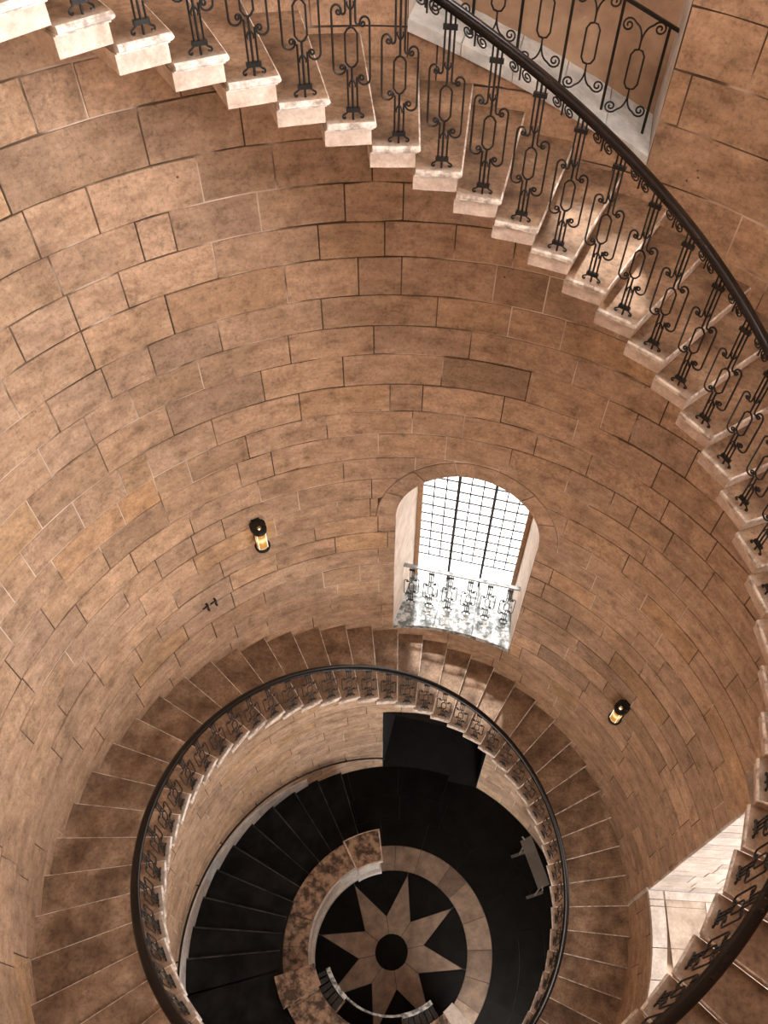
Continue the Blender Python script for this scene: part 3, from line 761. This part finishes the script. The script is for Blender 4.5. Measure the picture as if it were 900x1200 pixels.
# handrail: moulded cap on a flat bar
def handrail():
    mb = MB(); prof = [(-0.040, 0.000), (-0.046, 0.014), (-0.040, 0.034), (-0.020, 0.048), (0.020, 0.048), (0.040, 0.034), (0.046, 0.014), (0.040, 0.000), (0.024, -0.004), (0.024, -0.020), (-0.024, -0.020), (-0.024, -0.004)]
    n = len(prof); v = []; f = []; st = 4; tot = (K1-K0+1)*st
    for i in range(tot+1):
        k = K0+0.50+i/st; a = az_of(k); z = z_of(k-0.50)+HB+0.010-FL
        for x, zz in prof: v.append(cy(RB+x, a, z+zz))
    for i in range(tot):
        for j in range(n): f.append((i*n+j, (i+1)*n+j, (i+1)*n+(j+1) % n, i*n+(j+1) % n))
    f += [tuple(range(n)), tuple(reversed(range(tot*n, (tot+1)*n)))]
    mb.add(v, f); return mb.build('handrail', 'rail', RAILING, smooth=True)
handrail()

# railing of window 1
def window_rail():
    p0 = fr(4.36, 0, 7.52)
    t = tag(empty('window_railing', p0, R(W1C-90)), 'low railing standing on the sill of the leaded window', 'railing')
    mb = MB(); zt = 1.135
    box(mb, -1.0, 1.0, -0.030, 0.030, zt, zt+0.035); mb.build('top_rail', 'greyiron', t)
    for i in range(6):
        b = place_baluster(t, (-0.82+0.328*i, 0, 0), 0, zt/HB, frieze=False); b.scale = (1.05, 1, zt/HB)
    return t
window_rail()
# taller railing of window 2
def niche_rail():
    SR_ = 4.12
    t = tag(empty('niche_railing', fr2(SR_, 0, zs2(0)), R(W2C-90)), 'tall black railing with long rings across the upper window niche', 'railing')
    hh = 0.83; zz = lambda x: zs2(-x)-zs2(0)      # local +x runs to the right, downhill
    shear = lambda x, y, z: (x, y, z+zz(x)+0.02)
    mb = MB(); box(mb, -1.0, 1.0, -0.014, 0.014, hh-0.026, hh, fn=shear); mb.build('top_rail', 'iron', t)
    def piece(name, fn):
        mb = MB(); fn(mb); return mb.build(name, 'iron', t)
    for i in range(6):
        x = 0.93-0.372*i
        piece('bar', lambda mb: box(mb, x-0.011, x+0.011, -0.011, 0.011, 0, hh-0.02, fn=lambda u, y, z: (u, y, z+zz(x)+0.01)))
        if i < 5:
            c = x-0.186; B = zz(c)+0.02; w_, z0, z1 = 0.052, 0.25, 0.55
            T = lambda q: (c+q[0], 0, q[1]+B)
            def ring(mb):
                tube(mb, [T(q) for q in ((0, 0.19), (0, z0), (0.03, z0+0.008), (w_, z0+0.045), (w_, z1-0.045), (0.03, z1-0.008), (0, z1), (0, 0.62))], 0.008, 5)
                tube(mb, [T(q) for q in ((0, z1), (-0.03, z1-0.008), (-w_, z1-0.045), (-w_, z0+0.045), (-0.03, z0+0.008), (0, z0))], 0.008, 5)
            piece('long_ring', ring)
            for zc, sg in ((0.60, 1), (0.21, -1)):
                def scr(mb):
                    for sx in (-1, 1):
                        arm = [(sx*0.075*(1-math.cos(u)), zc+sg*0.13*math.sin(u)) for u in [PI/2*k/7 for k in range(7)]]
                        cu = spiral(sx*0.118, zc+sg*0.112, 0.050, (PI*0.70 if sx > 0 else PI*0.30)*sg, 1.5, 20, 0.15, -sx*sg)
                        tube(mb, [T(k) for k in arm+cu], 0.0075, 5)
                piece('scroll_pair', scr)
    return t
niche_rail()

# ------------------------------------------------------------------ wall lamps
def mat_lamp():
    m, nt, bs = nodes('amber_lamp_glass')
    tc = N(nt, 'ShaderNodeTexCoord'); sp = N(nt, 'ShaderNodeSeparateXYZ'); nt.links.new(tc.outputs['Object'], sp.inputs[0])
    mr = N(nt, 'ShaderNodeMapRange'); nt.links.new(sp.outputs[2], mr.inputs[0]); mr.inputs[1].default_value = 0.05; mr.inputs[2].default_value = 0.40
    c = ramp(nt, mr.outputs[0], [(0.0, (1.0, 0.84, 0.55)), (0.12, (0.66, 0.27, 0.035)), (0.38, (0.80, 0.36, 0.05)), (0.50, (1.5, 1.15, 0.55)), (0.62, (1.5, 1.15, 0.55)), (0.74, (0.66, 0.29, 0.04)), (0.90, (0.66, 0.29, 0.05)), (1.0, (1.2, 1.0, 0.7))])
    nt.links.new(c.outputs[0], bs.inputs['Emission Color']); bs.inputs['Emission Strength'].default_value = 0.48
    bs.inputs['Base Color'].default_value = (0.25, 0.12, 0.03, 1); bs.inputs['Roughness'].default_value = 0.25
    return m
M['lampglass'] = mat_lamp()
M['pearl'] = mat_emit('bright_glass_edge', (1.0, 0.9, 0.72), 0.55)
def lamp(az, z, label, power=1.0):
    t = tag(empty('wall_lamp', cy(3.865, az, z), R(az)), label, 'lamp', 'black cylinder lamps on the shaft wall')
    mb = MB(); box(mb, 0.095, 0.130, -0.055, 0.055, 0.02, 0.50); mb.build('backplate', 'iron', t)
    mb = MB(); lathe(mb, [(0.0, 0.0), (0.055, 0.0), (0.100, 0.015), (0.104, 0.060), (0.084, 0.062), (0.080, 0.03), (0.0, 0.03)], 24); mb.build('base', 'iron', t, smooth=False)
    mb = MB(); lathe(mb, [(0.072, 0.05), (0.072, 0.40)], 24); mb.build('glass', 'lampglass', t, smooth=True)
    mb = MB()
    for a in (2.3, -2.3):
        tube(mb, [(0.078*math.cos(a), 0.078*math.sin(a), 0.05), (0.078*math.cos(a), 0.078*math.sin(a), 0.40)], 0.005, 6)
    mb.build('glass_edge', 'pearl', t)
    # black cap with a small opening over the bulb, widening to the wall
    mb = MB(); outer = []; inner = []; n = 24
    for i in range(n):
        a = 2*PI*i/n; r = 0.098
        x, y = r*math.cos(a), r*math.sin(a)
        if x > 0: x, y = x*1.30, y*(1+0.45*x/0.1)
        outer.append((x, y)); inner.append((-0.012+0.030*math.cos(a), 0.030*math.sin(a)))
    v = [(x, y, 0.40) for x, y in outer]+[(x, y, 0.455+0.02*(x > 0.05)) for x, y in outer]+[(x, y, 0.47) for x, y in inner]+[(x, y, 0.41) for x, y in inner]
    f = []
    for k in range(3): f += [(k*n+i, k*n+(i+1) % n, (k+1)*n+(i+1) % n, (k+1)*n+i) for i in range(n)]
    f += [(3*n+i, 3*n+(i+1) % n, (i+1) % n, i) for i in range(n)]
    mb.add(v, f); mb.build('cap', 'iron', t)
    mb = MB(); lathe(mb, [(0.0, 0.34), (0.014, 0.36), (0.016, 0.40), (0.010, 0.44), (0.0, 0.455)], 12, c=(-0.012, 0, 0)); mb.build('bulb', 'flame', t, smooth=True)
    return t
lamp(122.6, 10.74, 'lit black wall lamp on the pale wall left of the window')
lamp(35.6, 8.16, 'lit black wall lamp on the brown wall right of the window')

# ------------------------------------------------------------------ things at the foot of the shaft
def parapet():
    t = tag(empty('stone_parapet', (0, 0, FL)), 'low curved parapet of mottled brown stone beside the black steps', 'parapet')
    zt = 0.98
    mb = MB(); arc(mb, 1.70, 2.14, 118, 200, 0, zt-0.10, 22); mb.build('wall_body', 'palestone', t)
    mb = MB(); arc(mb, 1.62, 2.16, 120, 200, 0, 0.16, 22); mb.build('base_moulding', 'palestone', t)
    js = [120, 138, 151, 168, 184, 200]
    for a, b in zip(js, js[1:]):
        mb = MB(); arc(mb, 1.70, 2.235, a+0.12, b-0.12, zt-0.10, zt+rnd.uniform(-0.004, 0.004), 6); mb.build('coping_stone', 'parapet', t)
        mb = MB(); arc(mb, 1.655, 1.72, a+0.05, b-0.05, zt-0.20, zt-0.09, 6); mb.build('roll_moulding', 'palestone', t)
    # end pier
    mb = MB(); arc(mb, 1.66, 2.16, 104, 120, 0, 0.98, 5); mb.build('pier', 'palestone', t)
    mb = MB(); arc(mb, 1.58, 2.20, 102.5, 122, 0, 0.18, 5); mb.build('pier_base', 'palestone', t)
    mb = MB(); arc(mb, 1.58, 2.255, 101.6, 122.6, 1.02, 1.13, 5); mb.build('pier_cap', 'end', t)
    mb = MB(); arc(mb, 1.605, 2.23, 102.4, 121.8, 1.13, 1.145, 5); mb.build('pier_cap_top', 'parapet', t)
    mb = MB(); arc(mb, 1.64, 2.19, 103.2, 121, 0.96, 1.02, 5); mb.build('pier_neck', 'palestone', t)
    # higher part beside the landing
    mb = MB(); arc(mb, 1.68, 2.16, 200, 318, 0, 1.75, 26); mb.build('upper_wall', 'palestone', t)
    js = [200, 216, 236, 258, 279, 300, 318]
    for a, b in zip(js, js[1:]):
        mb = MB(); arc(mb, 1.60, 2.24, a+0.12, b-0.12, 1.75, 1.88+rnd.uniform(-0.01, 0.01), 6); mb.build('coping_stone', 'parapet', t)
    mb = MB(); arc(mb, 1.54, 2.30, 200, 214, 1.88, 1.98, 5); mb.build('pier_cap', 'parapet', t)
    mb = MB(); arc(mb, 1.58, 2.26, 311, 319, 1.88, 1.98, 4); mb.build('pier_cap', 'palestone', t)
    # carved brackets on the inner side, joined by a thin moulding
    for a0, a1 in ((206, 233), (282, 308)):
        mb = MB(); arc(mb, 1.28, 1.36, a0, a1, 1.80, 1.90, 6); mb.build('bracket_edge', 'sill', t)
        mb = MB(); n = 6
        for i in range(n):
            u0 = a0+(a1-a0)*(i+0.12)/n; u1 = a0+(a1-a0)*(i+0.80)/n
            arc(mb, 1.36, 1.58, u0, u1, 1.60, 1.83, 2)
        mb.build('bracket_leaves', 'iron', t)
        mb = MB(); arc(mb, 1.34, 1.66, a0, a1, 1.45, 1.62, 6); mb.build('bracket_body', 'parapet', t)
    mb = MB(); tube(mb, [cy(1.30, 233+49*i/16, 1.80) for i in range(17)], 0.022, 6); mb.build('moulding', 'sill', t)
parapet()

# wall handrail beside the black steps
def wall_rail():
    t = tag(empty('wall_handrail', cy(3.93, 97, FL)), 'thin black handrail fixed to the wall above the black steps', 'handrail')
    before = set(bpy.data.objects)
    f_ = lambda a: 1.06+(a-97)*0.0182
    mb = MB(); tube(mb, [cy(3.925, a, f_(a)) for a in range(97, 215, 3)], 0.021, 8); mb.build('bar', 'iron')
    for a in (110, 127, 142, 157, 170, 190, 205):
        mb = MB(); tube(mb, [cy(4.0, a, f_(a)-0.06), cy(3.925, a, f_(a)-0.05), cy(3.925, a, f_(a))], 0.014, 6); mb.build('bracket', 'iron')
    for o in set(bpy.data.objects)-before: par(o, t)
wall_rail()

# pale raking dado along the wall above the black steps
DADO = tag(empty('baseboard_round', (0, 0, FL)), 'pale grey raking dado along the wall above the black steps', None, None, 'structure')
zt_ = lambda a: FL+0.162*max(0, (a-112.5)/8.4+1)-FL
for i in range(15):
    a0_ = 124+6.1*i; a1_ = a0_+6.02
    mb = MB(); v = []; f = []; n = 3
    for k in range(n+1):
        a = a0_+(a1_-a0_)*k/n; z = min(zt_(a), 1.62); hgt = 0.34+0.16*min(1, max(0, (a-124)/30))
        v += [cy(RW+0.005, a, z-0.2), cy(RW-0.035, a, z-0.2), cy(RW-0.035, a, z+hgt-0.02), cy(RW-0.02, a, z+hgt), cy(RW+0.005, a, z+hgt)]
    for k in range(n):
        b = 5*k
        for m in range(4): f.append((b+m, b+m+1, b+5+m+1, b+5+m))
    f += [(0, 4, 3, 2, 1), (5*n, 5*n+1, 5*n+2, 5*n+3, 5*n+4)]
    mb.add(v, f); mb.build('dado_stone', rnd.choice(('sillpale', 'palestone', 'palestone2')), DADO)
# information board leaning near the wall at the right
def board():
    A = Vector(cy(3.52, 38.5, 0)); B = Vector(cy(3.36, 21.5, 0)); c = (A+B)/2; ang = math.atan2(B.y-A.y, B.x-A.x); L = (B-A).length
    t = tag(empty('display_board', (c.x, c.y, FL), ang), 'grey slanted display board on thin legs on the black floor', 'board')
    mb = MB()
    sl = lambda x, y, z: (x, y, z+0.9*y)
    box(mb, -L/2, L/2, -0.10, 0.12, 1.10, 1.14, fn=sl); mb.build('panel', 'board', t)
    for sx in (-1, 1):
        mb = MB(); tube(mb, [(sx*(L/2-0.06), 0.0, 1.1), (sx*(L/2-0.06), 0.0, 0.02)], 0.018, 8); mb.build('leg', 'board', t)
        mb = MB(); box(mb, sx*(L/2-0.06)-0.03, sx*(L/2-0.06)+0.03, -0.20, 0.20, 0, 0.025); mb.build('foot', 'board', t)
        mb = MB(); tube(mb, [(sx*(L/2+0.06), -0.05, 1.12), (sx*(L/2-0.02), -0.02, 1.12)], 0.016, 6); mb.build('clamp', 'greyiron', t)
board()
# iron cramps in the wall
def cramps():
    t = tag(empty('iron_cramp', cy(4.0, 135, 9.86)), 'pair of small black iron cramps in the pale wall', 'cramp')
    before = set(bpy.data.objects)
    for da in (-0.9, 0.9):
        mb = MB()
        for z in (9.92, ):
            tube(mb, [cy(4.0, 135+da, z+0.06), cy(3.95, 135+da, z+0.06), cy(3.95, 135+da, z-0.08), cy(4.0, 135+da, z-0.08)], 0.014, 6)
            tube(mb, [cy(3.95, 135+da, z+0.05), cy(3.95, 135+da+1.2, z+0.05)], 0.014, 6)
        mb.build('staple', 'iron')
    for o in set(bpy.data.objects)-before: par(o, t)
cramps()
# thin stone strip from the alcove corner down to the stair
mb = MB(); arc(mb, 3.975, 4.02, 4.1, 4.75, 4.95, 6.17, 1)
tag(mb.build('trim_1', 'palestone'), 'narrow pale strip on the wall below the alcove corner', None, None, 'structure')
